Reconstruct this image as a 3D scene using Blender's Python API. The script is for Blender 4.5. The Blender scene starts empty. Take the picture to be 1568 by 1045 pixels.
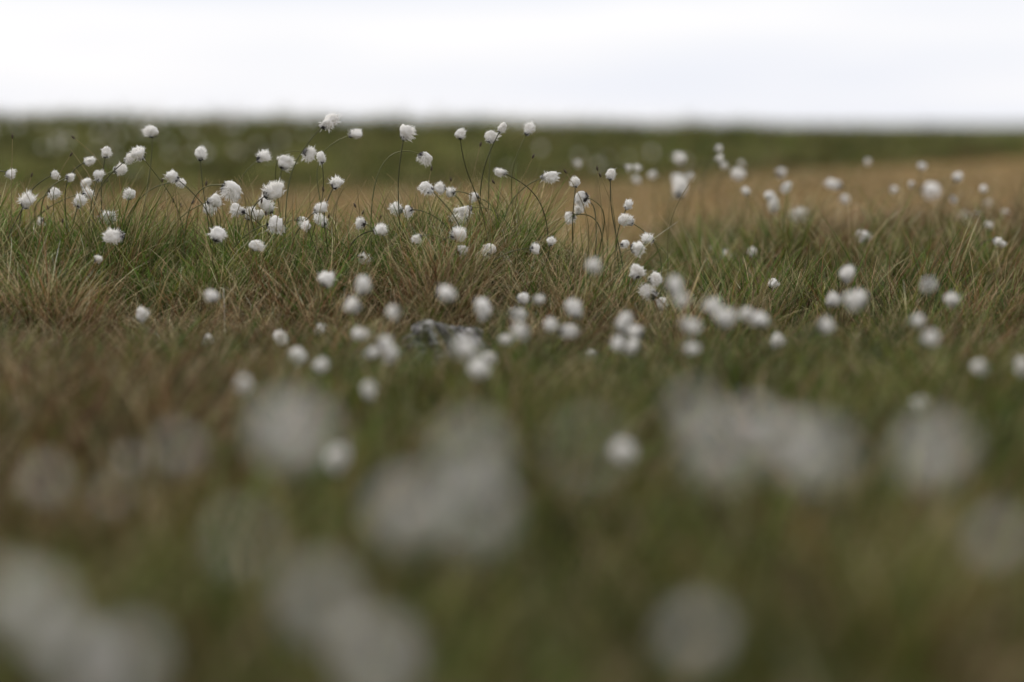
import bpy, math, numpy as np
from mathutils import Vector
rng = np.random.default_rng(11)
scene = bpy.context.scene
scene.view_settings.view_transform = 'Standard'
scene.view_settings.look = 'None'
scene.view_settings.exposure = 0

CAM_H = 0.40
FOCUS = 4.56

# ------------------------------------------------------------------ helpers
def sstep(a, b, t):
    x = np.clip((t - a) / (b - a), 0, 1)
    return x * x * (3 - 2 * x)

_ph = np.random.default_rng(5).uniform(0, 6.28, (60, 2))
_an = np.random.default_rng(6).uniform(0, 6.28, 60)
def fnoise(x, y, scale, seed=0, octv=3):
    """smooth pseudo noise, about -1..1"""
    s = np.zeros_like(x, dtype=float); amp = 1.0; f = 1.0 / scale; tot = 0
    for o in range(octv):
        for k in range(4):
            i = (seed * 13 + o * 4 + k) % 60
            a = _an[i]
            s += amp * np.sin((x * math.cos(a) + y * math.sin(a)) * f * 6.28 * (0.7 + 0.15 * k) + _ph[i, 0]
                              + 1.3 * np.sin((x * math.sin(a) - y * math.cos(a)) * f * 4.1 + _ph[i, 1]))
        tot += amp * 2.2
        amp *= 0.55; f *= 2.1
    return s / tot

def bank_foot(x):
    return 15.0 + np.maximum(x, 0) * 1.3

def height(x, y):
    x = np.asarray(x, float); y = np.asarray(y, float)
    z = -0.07 * (1 - sstep(1.8, 3.9, y))
    # left hummock: steeper front, knobbly top
    wx = 1 - sstep(-0.04, 0.30, x + 0.04 * np.sin(y * 9))
    front = 4.26 + 0.05 * np.sin(x * 7.0 + 0.5) + 0.03 * np.sin(x * 17.0)
    z = z + 0.125 * sstep(front - 0.10, front + 0.36, y) * (1 - sstep(4.85, 5.6, y)) * wx * (0.92 + 0.15 * np.sin(x * 5.0 + 1.0))
    # right hummocks
    wr = sstep(0.22, 0.62, x)
    z = z + 0.095 * np.exp(-((y - 6.1) / 1.0) ** 2) * wr * (0.95 + 0.12 * np.sin(x * 7))
    z = z + 0.03 * wr * np.clip(fnoise(x, y, 0.45, 8, 1), -1, 1) * sstep(3.8, 4.6, y) * (1 - sstep(7, 8, y))
    # slack behind the hummocks
    z = z - 0.05 * sstep(5.4, 6.6, y) * (1 - sstep(9, 14, y)) * (1 - 0.6 * wr)
    # meadow tilts up to the right
    z = z + 0.022 * np.clip(x, -2, 8) * sstep(8, 14, y) * (y < 2000)
    # bank
    fb = bank_foot(x)
    crest = 0.315 - 0.014 * np.clip(x, -6, 6)
    t = sstep(0, 1, (y - fb) / 4.5)
    z = z * (1 - t) + crest * t + t * 0.03 * fnoise(x, y, 2.2, 3, 2)
    z = z + 0.013 * fnoise(x, y, 0.55, 1, 3) + 0.006 * fnoise(x, y, 0.12, 2, 2)
    far = sstep(40, 120, np.hypot(x, y))
    z = z * (1 - far) + 0.27 * far
    return z

def build_mesh(name, V, F, C=None, midx=None, mats=(), smooth=False):
    me = bpy.data.meshes.new(name)
    V = np.ascontiguousarray(V, dtype=np.float32); F = np.ascontiguousarray(F, dtype=np.int32)
    me.vertices.add(len(V)); me.vertices.foreach_set("co", V.ravel())
    me.loops.add(F.size); me.loops.foreach_set("vertex_index", F.ravel())
    me.polygons.add(len(F)); me.polygons.foreach_set("loop_start", np.arange(0, F.size, 4, dtype=np.int32))
    if midx is not None:
        me.polygons.foreach_set("material_index", np.ascontiguousarray(midx, dtype=np.int32))
    me.polygons.foreach_set("use_smooth", np.full(len(F), smooth, dtype=bool))
    me.update(calc_edges=True)
    if C is not None:
        a = me.attributes.new("Col", 'FLOAT_COLOR', 'POINT')
        cc = np.ones((len(V), 4), np.float32); cc[:, :3] = C
        a.data.foreach_set("color", cc.ravel())
    for m in mats: me.materials.append(m)
    ob = bpy.data.objects.new(name, me)
    scene.collection.objects.link(ob)
    return ob

class Acc:
    def __init__(s): s.V=[]; s.F=[]; s.C=[]; s.M=[]; s.n=0
    def add(s, V, F, C, m):
        s.V.append(V); s.F.append(F + s.n); s.C.append(C); s.M.append(np.full(len(F), m)); s.n += len(V)
    def build(s, name, mats, smooth=False):
        return build_mesh(name, np.vstack(s.V), np.vstack(s.F), np.vstack(s.C), np.concatenate(s.M), mats, smooth)

# ------------------------------------------------------------------ materials
def new_mat(name):
    m = bpy.data.materials.new(name); m.use_nodes = True
    nt = m.node_tree; nt.nodes.clear()
    return m, nt, nt.nodes, nt.links

def leaf_mat(name, transl=0.3, rough=0.5, spec=0.3):
    m, nt, N, L = new_mat(name)
    out = N.new('ShaderNodeOutputMaterial'); mix = N.new('ShaderNodeMixShader'); mix.inputs[0].default_value = transl
    at = N.new('ShaderNodeAttribute'); at.attribute_name = "Col"
    p = N.new('ShaderNodeBsdfPrincipled'); p.inputs['Roughness'].default_value = rough
    p.inputs['Specular IOR Level'].default_value = spec
    t = N.new('ShaderNodeBsdfTranslucent')
    L.new(at.outputs['Color'], p.inputs['Base Color']); L.new(at.outputs['Color'], t.inputs['Color'])
    if transl > 0:
        L.new(p.outputs[0], mix.inputs[1]); L.new(t.outputs[0], mix.inputs[2]); L.new(mix.outputs[0], out.inputs[0])
    else:
        L.new(p.outputs[0], out.inputs[0])
    return m

MAT_GRASS = leaf_mat("grass_blades", 0.22, 0.5, 0.12)
MAT_STEM = leaf_mat("cottongrass_stem", 0.0, 0.5, 0.3)
MAT_FLUFF = leaf_mat("cotton_fluff", 0.35, 0.9, 0.0)
MAT_BRACT = leaf_mat("cottongrass_bract", 0.0, 0.6, 0.2)

def ground_mat():
    m, nt, N, L = new_mat("boggy_ground")
    out = N.new('ShaderNodeOutputMaterial'); p = N.new('ShaderNodeBsdfPrincipled')
    p.inputs['Roughness'].default_value = 0.95; p.inputs['Specular IOR Level'].default_value = 0.1
    at = N.new('ShaderNodeAttribute'); at.attribute_name = "Col"
    geo = N.new('ShaderNodeNewGeometry')
    no = N.new('ShaderNodeTexNoise'); no.inputs['Scale'].default_value = 25; no.inputs['Detail'].default_value = 8
    no2 = N.new('ShaderNodeTexNoise'); no2.inputs['Scale'].default_value = 2.5; no2.inputs['Detail'].default_value = 4
    mr = N.new('ShaderNodeMapRange'); mr.inputs[1].default_value = 0.3; mr.inputs[2].default_value = 0.7
    mr.inputs[3].default_value = 0.45; mr.inputs[4].default_value = 1.5
    mr2 = N.new('ShaderNodeMapRange'); mr2.inputs[1].default_value = 0.3; mr2.inputs[2].default_value = 0.7
    mr2.inputs[3].default_value = 0.72; mr2.inputs[4].default_value = 1.22
    mu = N.new('ShaderNodeMath'); mu.operation = 'MULTIPLY'
    vm = N.new('ShaderNodeVectorMath'); vm.operation = 'SCALE'
    for a in (no, no2): L.new(geo.outputs['Position'], a.inputs['Vector'])
    L.new(no.outputs['Fac'], mr.inputs[0]); L.new(no2.outputs['Fac'], mr2.inputs[0])
    L.new(mr.outputs[0], mu.inputs[0]); L.new(mr2.outputs[0], mu.inputs[1])
    L.new(at.outputs['Color'], vm.inputs[0]); L.new(mu.outputs[0], vm.inputs['Scale'])
    L.new(vm.outputs[0], p.inputs['Base Color'])
    b = N.new('ShaderNodeBump'); b.inputs['Strength'].default_value = 0.6; b.inputs['Distance'].default_value = 0.01
    L.new(no.outputs['Fac'], b.inputs['Height']); L.new(b.outputs[0], p.inputs['Normal'])
    L.new(p.outputs[0], out.inputs[0])
    return m

# ------------------------------------------------------------------ vegetation colour zones (world space)
def zones(x, y):
    """returns probabilities (straw, red) ; rest green"""
    n1 = fnoise(x, y, 0.5, 4, 3); n2 = fnoise(x, y, 0.35, 7, 3)
    straw = 0.06 + 0.10 * n1
    red = 0.06 + 0.16 * n2
    # dead skirt at the foot of the left hummock
    sk = sstep(3.95, 4.1, y) * (1 - sstep(4.26, 4.46, y)) * (1 - sstep(0.1, 0.5, x))
    straw = straw + 0.24 * sk; red = red + 0.30 * sk
    # hummock gets drier towards its right-hand end
    dr = sstep(-0.40, 0.05, x) * (1 - sstep(0.3, 0.5, x)) * sstep(4.1, 4.3, y) * (1 - sstep(5.2, 5.6, y))
    straw = straw + 0.24 * dr
    # left brown patch in front
    lb = (1 - sstep(-0.42, -0.22, x)) * sstep(2.0, 2.4, y) * (1 - sstep(3.7, 4.0, y))
    red = red + 0.42 * lb; straw = straw + 0.08 * lb
    # right hummocks, rusty
    rr = sstep(0.40, 0.95, x) * sstep(3.0, 4.2, y) * (1 - sstep(8, 9, y))
    red = red + 0.26 * rr; straw = straw + 0.10 * rr
    fr = sstep(0.1, 0.35, x) * (1 - sstep(2.4, 3.2, y))
    red = red + 0.12 * fr
    md = sstep(5.5, 6.6, y) * (1 - sstep(-0.5, 1.2, y - bank_foot(x)))
    straw = straw + 0.40 * md; red = red + 0.28 * md
    bk = sstep(-0.5, 1.2, y - bank_foot(x))
    straw = straw * (1 - bk) + (0.06 + 0.08 * n1) * bk; red = red * (1 - bk) + 0.03 * bk
    return np.clip(straw, 0.01, 0.8), np.clip(red, 0.01, 0.85)

# green, straw, rust, olive; root colours darkened further to paint in deep shadow
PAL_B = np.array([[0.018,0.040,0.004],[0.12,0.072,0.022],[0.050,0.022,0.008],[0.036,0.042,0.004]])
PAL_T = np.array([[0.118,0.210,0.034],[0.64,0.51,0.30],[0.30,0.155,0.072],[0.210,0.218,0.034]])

SEG = 5
def blades(acc, x, y, L, lean, bend, az, width, straw, red, bright, olive=0.45, twist=0.6, zoff=0.0, tipmix=0.35, seg=SEG, gexp=1.5):
    n = len(x); R = seg + 1
    z = height(x, y) - 0.006 + zoff
    t = np.linspace(0, 1, R)
    tm = (t[:-1] + t[1:]) / 2
    th = lean[:, None] + bend[:, None] * tm[None, :] ** 1.2
    tw = az[:, None] + (rng.normal(0, twist, n))[:, None] * tm[None, :]
    ds = (L / seg)[:, None]
    dx = np.sin(th) * np.cos(tw) * ds; dy = np.sin(th) * np.sin(tw) * ds; dz = np.cos(th) * ds
    P = np.zeros((n, R, 3))
    P[:, 1:, 0] = np.cumsum(dx, 1); P[:, 1:, 1] = np.cumsum(dy, 1); P[:, 1:, 2] = np.cumsum(dz, 1)
    P += np.stack([x, y, z], 1)[:, None, :]
    P[:, 1:, 2] = np.maximum(P[:, 1:, 2], z[:, None] + 0.003)
    ph = rng.uniform(0, 3.1416, n)
    side = np.stack([np.cos(ph), np.sin(ph) * 0.8, rng.uniform(-0.2, 0.2, n)], 1)
    w = width[:, None] * np.clip((1 - t[None, :]) ** 0.6, 0.08, 1) * (0.75 + 0.5 * np.minimum(t[None, :] * 3, 1) * 0.5)
    off = side[:, None, :] * w[:, :, None] * 0.5
    V = np.stack([P - off, P + off], 2).reshape(-1, 3)
    r = rng.random(n)
    k = np.where(r < straw, 1, np.where(r < straw + red, 2, np.where(rng.random(n) < olive, 3, 0)))
    cb = PAL_B[k]; ct = PAL_T[k]
    dry = (rng.random(n) < tipmix) & (k != 1)
    ct = np.where(dry[:, None], 0.5 * ct + 0.5 * PAL_T[1], ct)
    g = t[None, :, None] ** gexp  # root-to-tip ramp: paints shade low on the blade, only tips stay bright
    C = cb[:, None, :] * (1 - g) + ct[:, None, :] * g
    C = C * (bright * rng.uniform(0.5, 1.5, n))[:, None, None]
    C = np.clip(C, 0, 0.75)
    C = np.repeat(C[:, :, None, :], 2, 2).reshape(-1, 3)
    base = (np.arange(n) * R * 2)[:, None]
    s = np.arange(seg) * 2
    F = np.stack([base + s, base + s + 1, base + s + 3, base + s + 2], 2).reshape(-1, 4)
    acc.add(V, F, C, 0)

ROCK = (-0.110, 4.04)
BARE = (-0.60, 4.14)
def scatter(acc, n_tufts, per, y0, y1, xr, rad, Lr, width, lean_s, bend_r, bright=1.0, ypow=1.0, seg=SEG, keep=None,
            tipmix=0.35, addstraw=0, addred=0, olive=0.45, cvar=0.10, lvar=0.25, lscale=0.4, gexp=1.5, bscale=0.3, bvar=0.35):
    yy = y0 + (y1 - y0) * rng.random(n_tufts) ** ypow
    hw = 0.215 * yy + xr; xx = rng.uniform(-1, 1, n_tufts) * hw
    if keep is not None:
        k = rng.random(n_tufts) < keep(xx, yy); xx = xx[k]; yy = yy[k]
    d = (np.hypot((xx - ROCK[0]) / 0.10, (yy - ROCK[1]) / 0.10) > 1) & ~((np.abs(xx - ROCK[0]) < 0.07) & (yy > ROCK[1] - 0.26) & (yy < ROCK[1]))
    xx = xx[d]; yy = yy[d]
    n = len(xx)
    Lt = rng.uniform(Lr[0], Lr[1], n) * (1 + lvar * fnoise(xx, yy, lscale, 9, 2))
    tb = np.clip(rng.uniform(0.6, 1.4, n) * (1 + bvar * fnoise(xx, yy, bscale, 12, 3)), 0.15, 2.5)
    ts = rng.normal(0, cvar, n); tr = rng.normal(0, cvar, n)
    wind = rng.normal(0.25, 0.5, n)
    idx = np.repeat(np.arange(n), per); m = len(idx)
    ox = rng.normal(0, rad, m); oy = rng.normal(0, rad, m)
    x = xx[idx] + ox; y = yy[idx] + oy
    r = np.hypot(ox, oy)
    az = np.where(rng.random(m) < 0.6, np.arctan2(oy, ox), rng.uniform(0, 6.28, m))
    az = np.where(rng.random(m) < 0.25, wind[idx], az)
    lean = np.abs(rng.normal(0, lean_s, m)) + r / rad * 0.12
    bend = rng.uniform(bend_r[0], bend_r[1], m) * np.where(rng.random(m) < 0.2, 1.9, 1.0)
    L = Lt[idx] * rng.uniform(0.5, 1.15, m)
    st, rd = zones(x, y)
    st = np.clip(st + ts[idx] + addstraw, 0, .95); rd = np.clip(rd + tr[idx] + addred, 0, .95)
    w = width * rng.uniform(0.6, 1.3, m)
    blades(acc, x, y, L, lean, bend, az, w, st, rd, bright * tb[idx], seg=seg, tipmix=tipmix, olive=olive, gexp=gexp)

# ------------------------------------------------------------------ ground sheet
def axis(dense_a, dense_b, step, far, n=28):
    a = np.arange(dense_a, dense_b + 1e-6, step)
    up = dense_b + np.geomspace(step * 1.5, far, n)
    dn = dense_a - np.geomspace(step * 1.5, far, n)[::-1]
    return np.concatenate([dn, a, up])
gx = axis(-6.5, 9.0, 0.06, 2500); gy = axis(-1.5, 26.0, 0.07, 2500)
X, Y = np.meshgrid(gx, gy)
Z = height(X, Y)
V = np.stack([X.ravel(), Y.ravel(), Z.ravel()], 1)
nx, ny = len(gx), len(gy)
i = np.arange(nx - 1)[None, :] + (np.arange(ny - 1) * nx)[:, None]
F = np.stack([i, i + 1, i + 1 + nx, i + nx], 2).reshape(-1, 4)
st, rd = zones(V[:, 0], V[:, 1]); gr = np.clip(1 - st - rd, 0, 1)
C = st[:, None] * np.array([0.28, 0.185, 0.070]) + rd[:, None] * np.array([0.17, 0.085, 0.028]) + gr[:, None] * np.array([0.056, 0.064, 0.008])
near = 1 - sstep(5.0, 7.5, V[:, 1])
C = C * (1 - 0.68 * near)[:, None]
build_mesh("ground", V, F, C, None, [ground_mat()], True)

# ------------------------------------------------------------------ grass
g = Acc()
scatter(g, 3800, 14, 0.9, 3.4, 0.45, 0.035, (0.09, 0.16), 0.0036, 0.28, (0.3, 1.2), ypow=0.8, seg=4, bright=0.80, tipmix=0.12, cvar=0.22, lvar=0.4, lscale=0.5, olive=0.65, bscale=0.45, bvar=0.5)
g.build("foreground_grass", [MAT_GRASS])
g = Acc()
scatter(g, 3600, 16, 3.3, 4.25, 0.4, 0.020, (0.05, 0.11), 0.0023, 0.35, (0.4, 1.5), bright=0.80, tipmix=0.25, cvar=0.18, lvar=0.5, lscale=0.3, bvar=0.5,
        keep=lambda x, y: np.clip(np.hypot((x - BARE[0]) / 0.18, (y - BARE[1]) / 0.14), 0.04, 1))
scatter(g, 2600, 12, 3.85, 4.55, 0.4, 0.03, (0.06, 0.13), 0.0017, 1.0, (0.3, 1.8), bright=0.72, addstraw=0.15, addred=0.35)
g.build("dry_grass_litter", [MAT_GRASS])
# left hummock
g = Acc()
left = lambda x, y: (1 - sstep(0.10, 0.30, x)) * np.clip(0.55 + 1.1 * fnoise(x, y, 0.20, 6, 2), 0.08, 1)
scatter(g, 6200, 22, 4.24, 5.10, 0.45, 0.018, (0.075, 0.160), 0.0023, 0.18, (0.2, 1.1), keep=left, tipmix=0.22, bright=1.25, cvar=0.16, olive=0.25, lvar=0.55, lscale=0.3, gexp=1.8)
# long dry curling blades hanging over the front
scatter(g, 2100, 12, 4.18, 4.9, 0.45, 0.03, (0.10, 0.20), 0.0015, 0.35, (1.0, 3.2), keep=left, bright=1.3, addstraw=0.75, gexp=0.8)
g.build("grass_tussock", [MAT_GRASS])
# right hummocks
g = Acc()
right = lambda x, y: sstep(0.15, 0.42, x) * np.clip(0.5 + 1.0 * fnoise(x, y, 0.25, 2, 2), 0.12, 1)
leftb = lambda x, y: 1 - sstep(0.12, 0.34, x)
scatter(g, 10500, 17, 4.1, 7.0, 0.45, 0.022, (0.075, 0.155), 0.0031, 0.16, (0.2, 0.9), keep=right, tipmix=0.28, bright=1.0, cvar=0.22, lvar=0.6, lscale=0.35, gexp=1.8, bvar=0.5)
scatter(g, 1100, 12, 5.2, 7.0, 0.45, 0.03, (0.04, 0.07), 0.0028, 0.25, (0.2, 1.2), keep=leftb)
g.build("grass_tussock", [MAT_GRASS])
# meadow
g = Acc()
scatter(g, 4500, 10, 6.8, 17.0, 1.5, 0.05, (0.03, 0.08), 0.008, 0.3, (0.3, 1.2), seg=3, tipmix=0.35, bright=0.92, cvar=0.14, gexp=0.8, bscale=1.0, bvar=0.4)
g.build("meadow_grass", [MAT_GRASS])
g = Acc()
onbank = lambda x, y: sstep(-0.5, 0.5, y - bank_foot(x)) * np.clip(0.6 + fnoise(x, y, 0.9, 5, 2), 0.1, 1)
scatter(g, 8500, 12, 14.5, 26.0, 2.2, 0.06, (0.09, 0.20), 0.009, 0.22, (0.2, 1.0), seg=3, keep=onbank, tipmix=0.24, bright=0.86, cvar=0.12, olive=0.6, lvar=0.6, lscale=0.9, bscale=1.3, bvar=0.6)
g.build("bank_grass", [MAT_GRASS])

# ------------------------------------------------------------------ cottongrass
def head_template(seed):
    r = np.random.default_rng(seed)
    parts = []
    nu, nv = 24, 16
    th = np.linspace(0.02, math.pi - 0.02, nv); ph = np.linspace(0, 2 * math.pi, nu, endpoint=False)
    TH, PH = np.meshgrid(th, ph, indexing='ij')
    q = r.uniform(0, 6.28, 8)
    dx_, dy_, dz_ = np.sin(TH) * np.cos(PH), np.sin(TH) * np.sin(PH), np.cos(TH)
    def lumpf(a, b, c):
        return (0.13 * np.sin(3.1 * a + q[0]) * np.sin(2.7 * b + q[1]) + 0.10 * np.sin(4.3 * c + 2.1 * a + q[2])
                + 0.06 * np.sin(7 * b + 5 * c + q[3]) + 0.04 * np.sin(11 * a + 9 * b + q[4]))
    rad = 0.75 + lumpf(dx_, dy_, dz_) + r.normal(0, 0.025, TH.shape)
    Zc = np.cos(TH); sh = 1.0 + 0.18 * Zc
    Vx = rad * dx_ * sh; Vy = rad * dy_ * sh; Vz = rad * Zc * 1.12 + 0.86
    V = np.stack([Vx.ravel(), Vy.ravel(), Vz.ravel()], 1)
    F = []
    for a in range(nv - 1):
        for b in range(nu):
            F.append([a * nu + b, a * nu + (b + 1) % nu, (a + 1) * nu + (b + 1) % nu, (a + 1) * nu + b])
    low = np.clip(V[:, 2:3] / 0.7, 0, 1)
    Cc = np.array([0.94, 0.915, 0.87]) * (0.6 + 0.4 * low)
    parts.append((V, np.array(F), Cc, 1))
    n = 400
    c0 = np.array([0, 0, 0.82])
    d = r.normal(0, 1, (n, 3)); d /= np.linalg.norm(d, axis=1)[:, None]
    d[:, 2] += 0.15; d /= np.linalg.norm(d, axis=1)[:, None]
    Lf = r.uniform(0.80, 1.08, n) + 1.2 * lumpf(d[:, 0], d[:, 1], d[:, 2]) + np.where(r.random(n) < 0.14, r.uniform(0.05, 0.40, n), 0)
    R = 4; t = np.linspace(0.6, 1, R)
    comb = r.normal(0, 1, 3); comb[2] = abs(comb[2]) * 0.4
    swirl = np.cross(d, r.normal(0, 1, (n, 3))) * 0.35 + comb * 0.5
    P = c0 + d[:, None, :] * (Lf[:, None] * t)[:, :, None] + swirl[:, None, :] * (t[None, :, None] - 0.6)
    sd = np.cross(d, r.normal(0, 1, (n, 3))); sd /= np.linalg.norm(sd, axis=1)[:, None]
    w = np.array([0.045, 0.04, 0.028, 0.008])
    V = np.stack([P - sd[:, None, :] * w[None, :, None], P + sd[:, None, :] * w[None, :, None]], 2).reshape(-1, 3)
    base = (np.arange(n) * R * 2)[:, None]; s = np.arange(R - 1) * 2
    F = np.stack([base + s, base + s + 1, base + s + 3, base + s + 2], 2).reshape(-1, 4)
    Cf = np.ones((len(V), 3)) * np.array([0.95, 0.93, 0.895])
    parts.append((V, F, Cf, 1))
    n = 12; a = r.uniform(0, 6.28, n); R = 4
    t = np.array([0, .35, .7, 1.0])
    spread = r.uniform(0.30, 0.52, n)
    hh = r.uniform(0.20, 0.55, n)
    rr_ = np.array([0.12, 0.9, 1.35, 1.60])
    P = np.stack([np.cos(a)[:, None] * spread[:, None] * rr_, np.sin(a)[:, None] * spread[:, None] * rr_,
                  -0.14 + hh[:, None] * t[None, :]], 2)
    sd = np.stack([-np.sin(a), np.cos(a), np.zeros(n)], 1)
    w = np.array([0.06, 0.15, 0.10, 0.01])
    V = np.stack([P - sd[:, None, :] * w[None, :, None], P + sd[:, None, :] * w[None, :, None]], 2).reshape(-1, 3)
    base = (np.arange(n) * R * 2)[:, None]; s = np.arange(R - 1) * 2
    F = np.stack([base + s, base + s + 1, base + s + 3, base + s + 2], 2).reshape(-1, 4)
    Cb = np.ones((len(V), 3)) * np.array([0.040, 0.036, 0.034])
    parts.append((V, F, Cb, 2))
    return parts
TEMPL = [head_template(s) for s in range(14)]

def frame(ax):
    ax = ax / np.linalg.norm(ax)
    u = np.cross(ax, [0.3, 0.9, 0.2]); u /= np.linalg.norm(u); v = np.cross(ax, u)
    return np.stack([u, v, ax], 1)

def tube(acc, pts, rad, col, mat=0, sides=4):
    n = len(pts); tg = np.gradient(pts, axis=0); V = []
    for i in range(n):
        M = frame(tg[i])
        for k in range(sides):
            a = 2 * math.pi * k / sides
            V.append(pts[i] + (M[:, 0] * math.cos(a) + M[:, 1] * math.sin(a)) * rad[i])
    F = [[i * sides + k, i * sides + (k + 1) % sides, (i + 1) * sides + (k + 1) % sides, (i + 1) * sides + k]
         for i in range(n - 1) for k in range(sides)]
    tt = np.linspace(0, 1, n).repeat(sides)[:, None]
    C = np.array(col[0]) * (1 - tt) + np.array(col[1]) * tt
    acc.add(np.array(V), np.array(F), C, mat)

def stalk(h3, endt=None, bx=None, by=None):
    """curved stalk from the ground to h3, arriving with direction endt"""
    hx, hy, hz = h3
    if bx is None: bx = hx + rng.normal(0.03, 0.055)
    if by is None: by = hy + rng.uniform(-0.03, 0.10)
    z0 = float(height(bx, by)) - 0.01
    h = max(hz - z0, 0.02)
    P0 = np.array([bx, by, z0]); P3 = np.array([hx, hy, hz])
    dxy = np.array([hx - bx, hy - by, 0])
    P1 = P0 + np.array([0, 0, 0.60 * h]) - dxy * rng.uniform(-0.1, 0.25)
    if endt is None:
        endt = np.array([np.sign(dxy[0]) * 0.5, 0, 1.0])
    endt = endt / np.linalg.norm(endt)
    P2 = P3 - endt * min(0.42 * h, 0.12)
    t = np.linspace(0, 1, 16)[:, None]
    return (1-t)**3*P0 + 3*(1-t)**2*t*P1 + 3*(1-t)*t*t*P2 + t**3*P3

def flower(acc, tx, tz, dist, dia):
    hx = tx * dist; hy = dist; hz = CAM_H + tz * dist
    g0 = float(height(hx, hy))
    hz = max(hz, g0 + 0.03)
    c = np.array([hx, hy, hz]); R = dia * 0.5
    ang = abs(rng.normal(0, 0.85)) if rng.random() < 0.72 else rng.uniform(1.2, 2.2)
    azm = (0 if rng.random() < 0.65 else math.pi) + rng.normal(0, 0.6)
    tilt = np.array([math.sin(ang) * math.cos(azm), math.sin(ang) * math.sin(azm), math.cos(ang)])
    bpt = c - tilt * R * 0.85
    bx = bpt[0] - tilt[0] * rng.uniform(0.02, 0.11) + rng.normal(0, 0.02)
    pts = stalk(bpt, tilt + np.array([0, 0, 0.25]), bx)
    rad = np.linspace(0.0013, 0.0010, len(pts))
    g1 = np.array([0.05, 0.06, 0.012]) * rng.uniform(0.7, 1.4); g2 = np.array([0.08, 0.08, 0.026]) * rng.uniform(0.4, 1.8)
    tube(acc, pts, rad, (g1, g2))
    M = frame(tilt); a = rng.uniform(0, 6.28)
    Rz = np.array([[math.cos(a), -math.sin(a), 0], [math.sin(a), math.cos(a), 0], [0, 0, 1]])
    sc = np.array([rng.uniform(0.76, 1.10), rng.uniform(0.76, 1.10), rng.uniform(0.80, 1.28)])
    for (V, F, C, m) in TEMPL[rng.integers(len(TEMPL))]:
        W = (V * sc) @ Rz.T @ M.T * R * 1.0 + bpt
        acc.add(W, F, C, m)

FP = 3702.0
in_focus = [(234,201,22),(163,233,20),(213,236,22),(199,243,18),(135,248,16),(306,237,20),(402,241,22),(435,247,26),
(474,237,24),(492,243,16),(502,188,26),(543,207,18),(620,204,22),(651,241,22),(704,206,16),(752,210,20),(769,196,18),
(810,200,18),(767,265,16),(839,271,20),(935,268,16),(882,281,14),(16,267,16),(85,268,16),(108,272,16),(151,268,20),
(183,260,18),(41,309,24),(83,296,22),(131,282,18),(134,297,20),(122,308,22),(265,271,20),(279,281,18),(163,333,24),
(176,362,28),(63,340,16),(150,397,14),(330,308,28),(354,290,32),(417,296,28),(409,317,24),(365,322,22),(382,327,22),
(397,328,20),(421,343,26),(334,358,28),(390,375,20),(463,338,18),(490,320,20),(492,340,20),(515,281,20),(551,342,20),
(580,354,20),(607,320,22),(624,323,18),(655,288,20),(672,288,20),(690,296,16),(706,328,28),(724,302,20),(699,337,22),
(701,360,22),(708,383,20),(752,384,22),(818,383,14),(843,370,14),(640,365,14),(890,302,24),(871,333,20),(886,322,20),
(960,339,20),(962,315,14),(977,380,24),(976,414,28),(991,366,22),(956,373,14),(994,449,28),(1012,466,20),(1003,427,22),
(200,298,18),(555,398,18),(470,345,16),(322,318,20),(714,322,20)]
behind = [(884,252,14),(963,257,14),(977,257,14),(975,275,16),(999,267,18),(1040,242,22),(1100,227,16),(1102,243,16),
(1107,253,14),(1130,268,24),(1136,252,12),(1055,272,14),(1042,290,30),(1142,294,16),(1177,300,20),(1185,315,26),
(1197,266,20),(1204,287,22),(1226,332,32),(1279,284,24),(1292,304,16),(1329,248,14),(1322,360,28),(1369,291,16),
(1410,254,16),(1424,289,30),(1396,283,12),(1466,272,20),(1460,305,16),(1505,290,14),(1476,336,28),(1498,330,22),
(1514,345,18),(1513,312,16),(1539,325,16),(1528,371,20),(1087,390,14),(1114,394,24),(1087,415,24),(1151,387,18),(1037,278,22)]
in_front = [(326,452,3.75),(499,428,4.05),(216,483,4.1),(318,533,4.05),(429,522,4.0),(491,503,4.1),(539,470,3.6),
(557,440,3.6),(602,480,3.5),(685,450,3.45),(743,476,3.6),(549,512,3.5),(599,541,3.3),(563,602,3.1),(370,590,2.9),
(802,456,4.15),(825,460,3.7),(877,475,3.6),(908,407,3.5),(845,498,3.6),(867,506,3.6),(801,507,3.3),(775,520,3.6),
(750,550,3.5),(708,532,2.8),(955,498,3.5),(950,525,3.4),(974,512,3.6),(967,530,3.4),(905,542,3.9),(1034,438,3.4),
(1054,500,3.3),(1058,535,3.3),(1092,470,3.4),(1110,490,3.3),(1144,480,3.5),(1163,489,3.5),(1296,422,3.9),(1318,453,3.5),
(1311,462,3.4),(1420,434,3.5),(1457,460,3.7),(1406,492,3.4),(1426,517,3.2),(1262,500,3.4),(1500,562,3.3),(1405,619,3.1),
(460,548,3.5),(490,560,3.3),(735,570,3.2),(570,540,3.4),(1190,520,3.8),(1565,565,3.3),(960,692,2.6),(515,705,2.6),
(1183,436,4.5),(1103,483,3.2),(590,528,3.3),(1045,460,3.2),(1275,460,3.8),(790,480,3.7)]
big = [(445,670,1.22,24),(415,640,1.45,16),(730,710,1.20,21),(620,785,1.22,23),(740,790,1.15,19),(1100,690,1.22,23),(1240,690,1.27,28),
(1205,670,1.5,18),(1055,625,1.5,16),(1430,700,1.27,24),(1530,830,1.3,16),(490,925,1.10,19),(570,1020,1.10,21),(1060,980,1.15,17),
(60,950,1.12,22),(10,910,1.2,16),(190,1020,1.10,20),(110,1010,1.12,19),(370,830,1.1,11),(70,740,1.50,13),(270,690,1.5,15),
(1150,640,1.6,13),(1175,640,1.7,13),(170,760,1.6,11),(900,690,1.05,11),(200,700,1.9,10)]
MATS = [MAT_STEM, MAT_FLUFF, MAT_BRACT]
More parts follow.
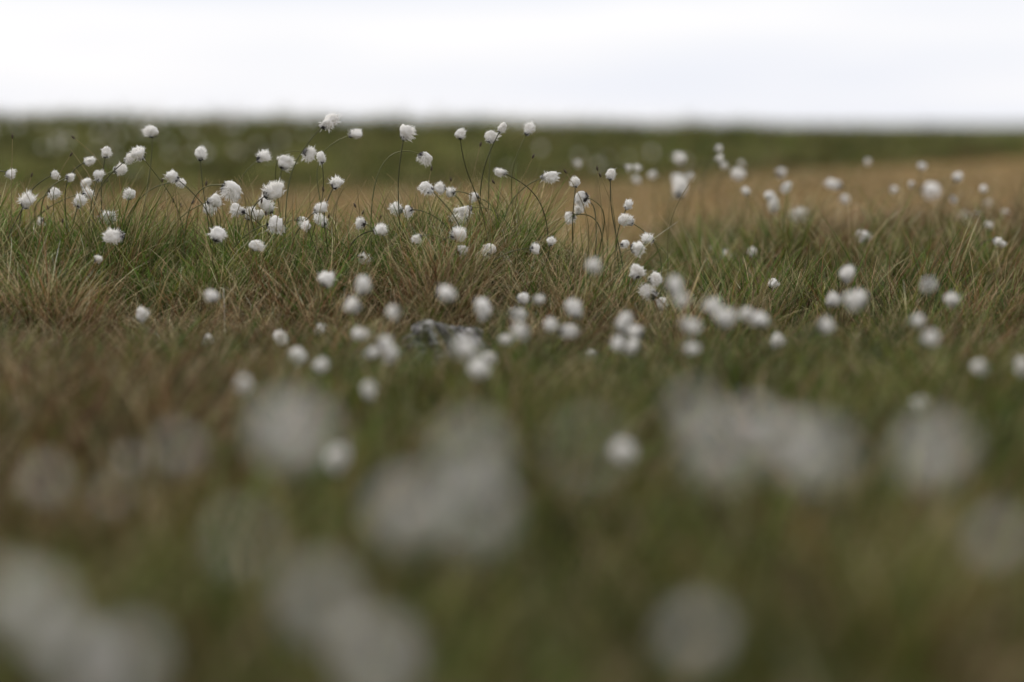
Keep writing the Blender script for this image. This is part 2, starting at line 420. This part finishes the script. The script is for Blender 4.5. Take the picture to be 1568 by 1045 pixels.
def mk(name, rows):
    acc = Acc()
    for (u, v, d, dia) in rows: flower(acc, (u - 784) / FP, (190 - v) / FP, d, dia)
    return acc.build(name, MATS, True)
rows = []
for (u, v, s) in in_focus:
    d = 4.58 + rng.uniform(-0.12, 0.17)
    if v > 340: d = 4.46 + rng.uniform(-0.10, 0.03)
    if v > 400: d = 4.3
    rows.append((u, v, d, (s + 0.5) / FP * d))
mk("cottongrass_clump", rows)
rows = []
for (u, v, s) in behind:
    d = 6.2 + rng.uniform(-0.45, 0.6) - (0.9 if v > 340 else 0)
    rows.append((u, v, d, (s - 3) / FP * d))
mk("cottongrass_clump", rows)
mk("cottongrass_clump", [(u, v, d - 0.05 - (0.08 if u > 1000 and d < 4 else 0), rng.uniform(0.018, 0.026)) for (u, v, d) in in_front])
mk("cottongrass_clump", [(u, v, d, s * 0.00106) for (u, v, d, s) in big])
acc = Acc()
for k in range(60):
    cx, cy = [(-3.0, 17.5), (-2.4, 17.0), (0.8, 17.2), (-3.9, 18.0), (-2.6, 18.4)][rng.integers(5)]
    x = cx + rng.normal(0, 0.45); y = cy + rng.normal(0, 0.5)
    flower(acc, x / y, (float(height(x, y)) + rng.uniform(0.06, 0.15) - CAM_H) / y, y, rng.uniform(0.03, 0.045))
for k in range(60):
    y = rng.uniform(2.5, 7); s = rng.choice([-1, 1]); x = s * (0.215 * y + rng.uniform(0.05, 0.9))
    flower(acc, x / y, (float(height(x, y)) + rng.uniform(0.12, 0.3) - CAM_H) / y, y, rng.uniform(0.022, 0.03))
acc.build("cottongrass_clump", MATS, True)

acc = Acc()
for (u, v) in [(115,213),(19,213),(107,240),(735,225),(915,262),(815,243),(660,262),(1065,268),(590,316),(520,290),(448,300),(640,300),(780,290)] + \
        [(rng.uniform(-30, 940), rng.uniform(265, 350)) for _ in range(170)]:
    d = 4.56 + rng.uniform(-0.2, 0.25)
    x = (u - 784) / FP * d; z = CAM_H + (190 - v) / FP * d
    s = rng.normal(0.1, 0.5)
    pts = stalk((x, d, z), np.array([s, 0, 1.0]), x - s * 0.06)
    tube(acc, pts, np.linspace(0.0010, 0.0006, len(pts)), ((0.06, 0.07, 0.018), (0.25, 0.19, 0.08)))
    if rng.random() < 0.2 or v < 265:
        e = pts[-1]; dr = pts[-1] - pts[-2]; dr /= np.linalg.norm(dr)
        q = np.array([e + dr * k * 0.0025 for k in range(5)])
        tube(acc, q, np.array([0.0008, 0.0020, 0.0023, 0.0016, 0.0003]), ((0.05, 0.035, 0.02), (0.07, 0.045, 0.025)), 0, 6)
acc.build("sedge_stalks", [MAT_STEM], True)

# ------------------------------------------------------------------ stone
import bmesh
from mathutils import noise
bm = bmesh.new(); bmesh.ops.create_icosphere(bm, subdivisions=5, radius=1)
for v in bm.verts:
    p = v.co.copy()
    f = 1 + 0.25 * noise.noise(p * 1.3 + Vector((3, 1, 5))) + 0.14 * noise.noise(p * 2.7) + 0.07 * noise.noise(p * 8) + 0.03 * noise.noise(p * 20)
    p = p * f
    v.co = Vector((p.x * 0.080, p.y * 0.06, p.z * 0.054))
me = bpy.data.meshes.new("stone"); bm.to_mesh(me); bm.free()
for p in me.polygons: p.use_smooth = True
m, nt, N, L = new_mat("lichen_stone")
out = N.new('ShaderNodeOutputMaterial'); p = N.new('ShaderNodeBsdfPrincipled'); p.inputs['Roughness'].default_value = 0.9
p.inputs['Specular IOR Level'].default_value = 0.15
tc = N.new('ShaderNodeTexCoord')
n1 = N.new('ShaderNodeTexNoise'); n1.inputs['Scale'].default_value = 60; n1.inputs['Detail'].default_value = 8; n1.inputs['Roughness'].default_value = 0.75
cr = N.new('ShaderNodeValToRGB'); e = cr.color_ramp.elements
e[0].position = 0.42; e[0].color = (0.022, 0.020, 0.018, 1); e[1].position = 0.60; e[1].color = (0.40, 0.39, 0.38, 1)
x = e.new(0.51); x.color = (0.105, 0.10, 0.095, 1)
b = N.new('ShaderNodeBump'); b.inputs['Strength'].default_value = 1.0; b.inputs['Distance'].default_value = 0.005
L.new(tc.outputs['Object'], n1.inputs['Vector']); L.new(n1.outputs['Fac'], cr.inputs[0]); L.new(cr.outputs[0], p.inputs['Base Color'])
L.new(n1.outputs['Fac'], b.inputs['Height']); L.new(b.outputs[0], p.inputs['Normal']); L.new(p.outputs[0], out.inputs[0])
me.materials.append(m)
ob = bpy.data.objects.new("stone", me); scene.collection.objects.link(ob)
ob.location = (ROCK[0], ROCK[1], float(height(ROCK[0], ROCK[1])) + 0.018)

# ------------------------------------------------------------------ sky
SUN_EL, SUN_ROT = math.radians(55), math.radians(-40)
w = bpy.data.worlds.new("World"); scene.world = w; w.use_nodes = True
nt = w.node_tree; N = nt.nodes; L = nt.links; N.clear()
out = N.new('ShaderNodeOutputWorld'); mix = N.new('ShaderNodeMixShader')
sky = N.new('ShaderNodeTexSky'); sky.sky_type = 'NISHITA'; sky.sun_disc = False
sky.sun_elevation = SUN_EL; sky.sun_rotation = SUN_ROT
b1 = N.new('ShaderNodeBackground'); b1.inputs[1].default_value = 0.12
L.new(sky.outputs[0], b1.inputs[0])
b2 = N.new('ShaderNodeBackground'); b2.inputs[1].default_value = 1.35
tc = N.new('ShaderNodeTexCoord'); mp = N.new('ShaderNodeMapping'); mp.inputs['Scale'].default_value = (3, 3, 26)
no = N.new('ShaderNodeTexNoise'); no.inputs['Scale'].default_value = 1.3; no.inputs['Detail'].default_value = 3
cr = N.new('ShaderNodeValToRGB'); e = cr.color_ramp.elements
e[0].position = 0.34; e[0].color = (0.655, 0.672, 0.73, 1); e[1].position = 0.66; e[1].color = (0.77, 0.76, 0.765, 1)
L.new(tc.outputs['Generated'], mp.inputs[0]); L.new(mp.outputs[0], no.inputs['Vector']); L.new(no.outputs['Fac'], cr.inputs[0])
L.new(cr.outputs[0], b2.inputs[0])
mix.inputs[0].default_value = 0.95
L.new(b1.outputs[0], mix.inputs[1]); L.new(b2.outputs[0], mix.inputs[2]); L.new(mix.outputs[0], out.inputs[0])

sl = bpy.data.lights.new("sun", 'SUN'); sl.energy = 1.5; sl.angle = math.radians(20); sl.color = (1, 0.94, 0.84)
so = bpy.data.objects.new("sun", sl); scene.collection.objects.link(so)
dirv = Vector((math.sin(SUN_ROT) * math.cos(SUN_EL), math.cos(SUN_ROT) * math.cos(SUN_EL), math.sin(SUN_EL)))
so.rotation_euler = dirv.to_track_quat('Z', 'Y').to_euler()

# ------------------------------------------------------------------ camera
cd = bpy.data.cameras.new("camera"); cam = bpy.data.objects.new("camera", cd); scene.collection.objects.link(cam)
scene.camera = cam
cam.location = (0, 0, CAM_H); cam.rotation_euler = (math.radians(90), 0, 0)
cd.sensor_width = 36; cd.lens = 85; cd.shift_y = -(522.5 - 190) / 1568
cd.clip_start = 0.05; cd.clip_end = 5000
cd.dof.use_dof = True; cd.dof.focus_distance = FOCUS; cd.dof.aperture_fstop = 1.5
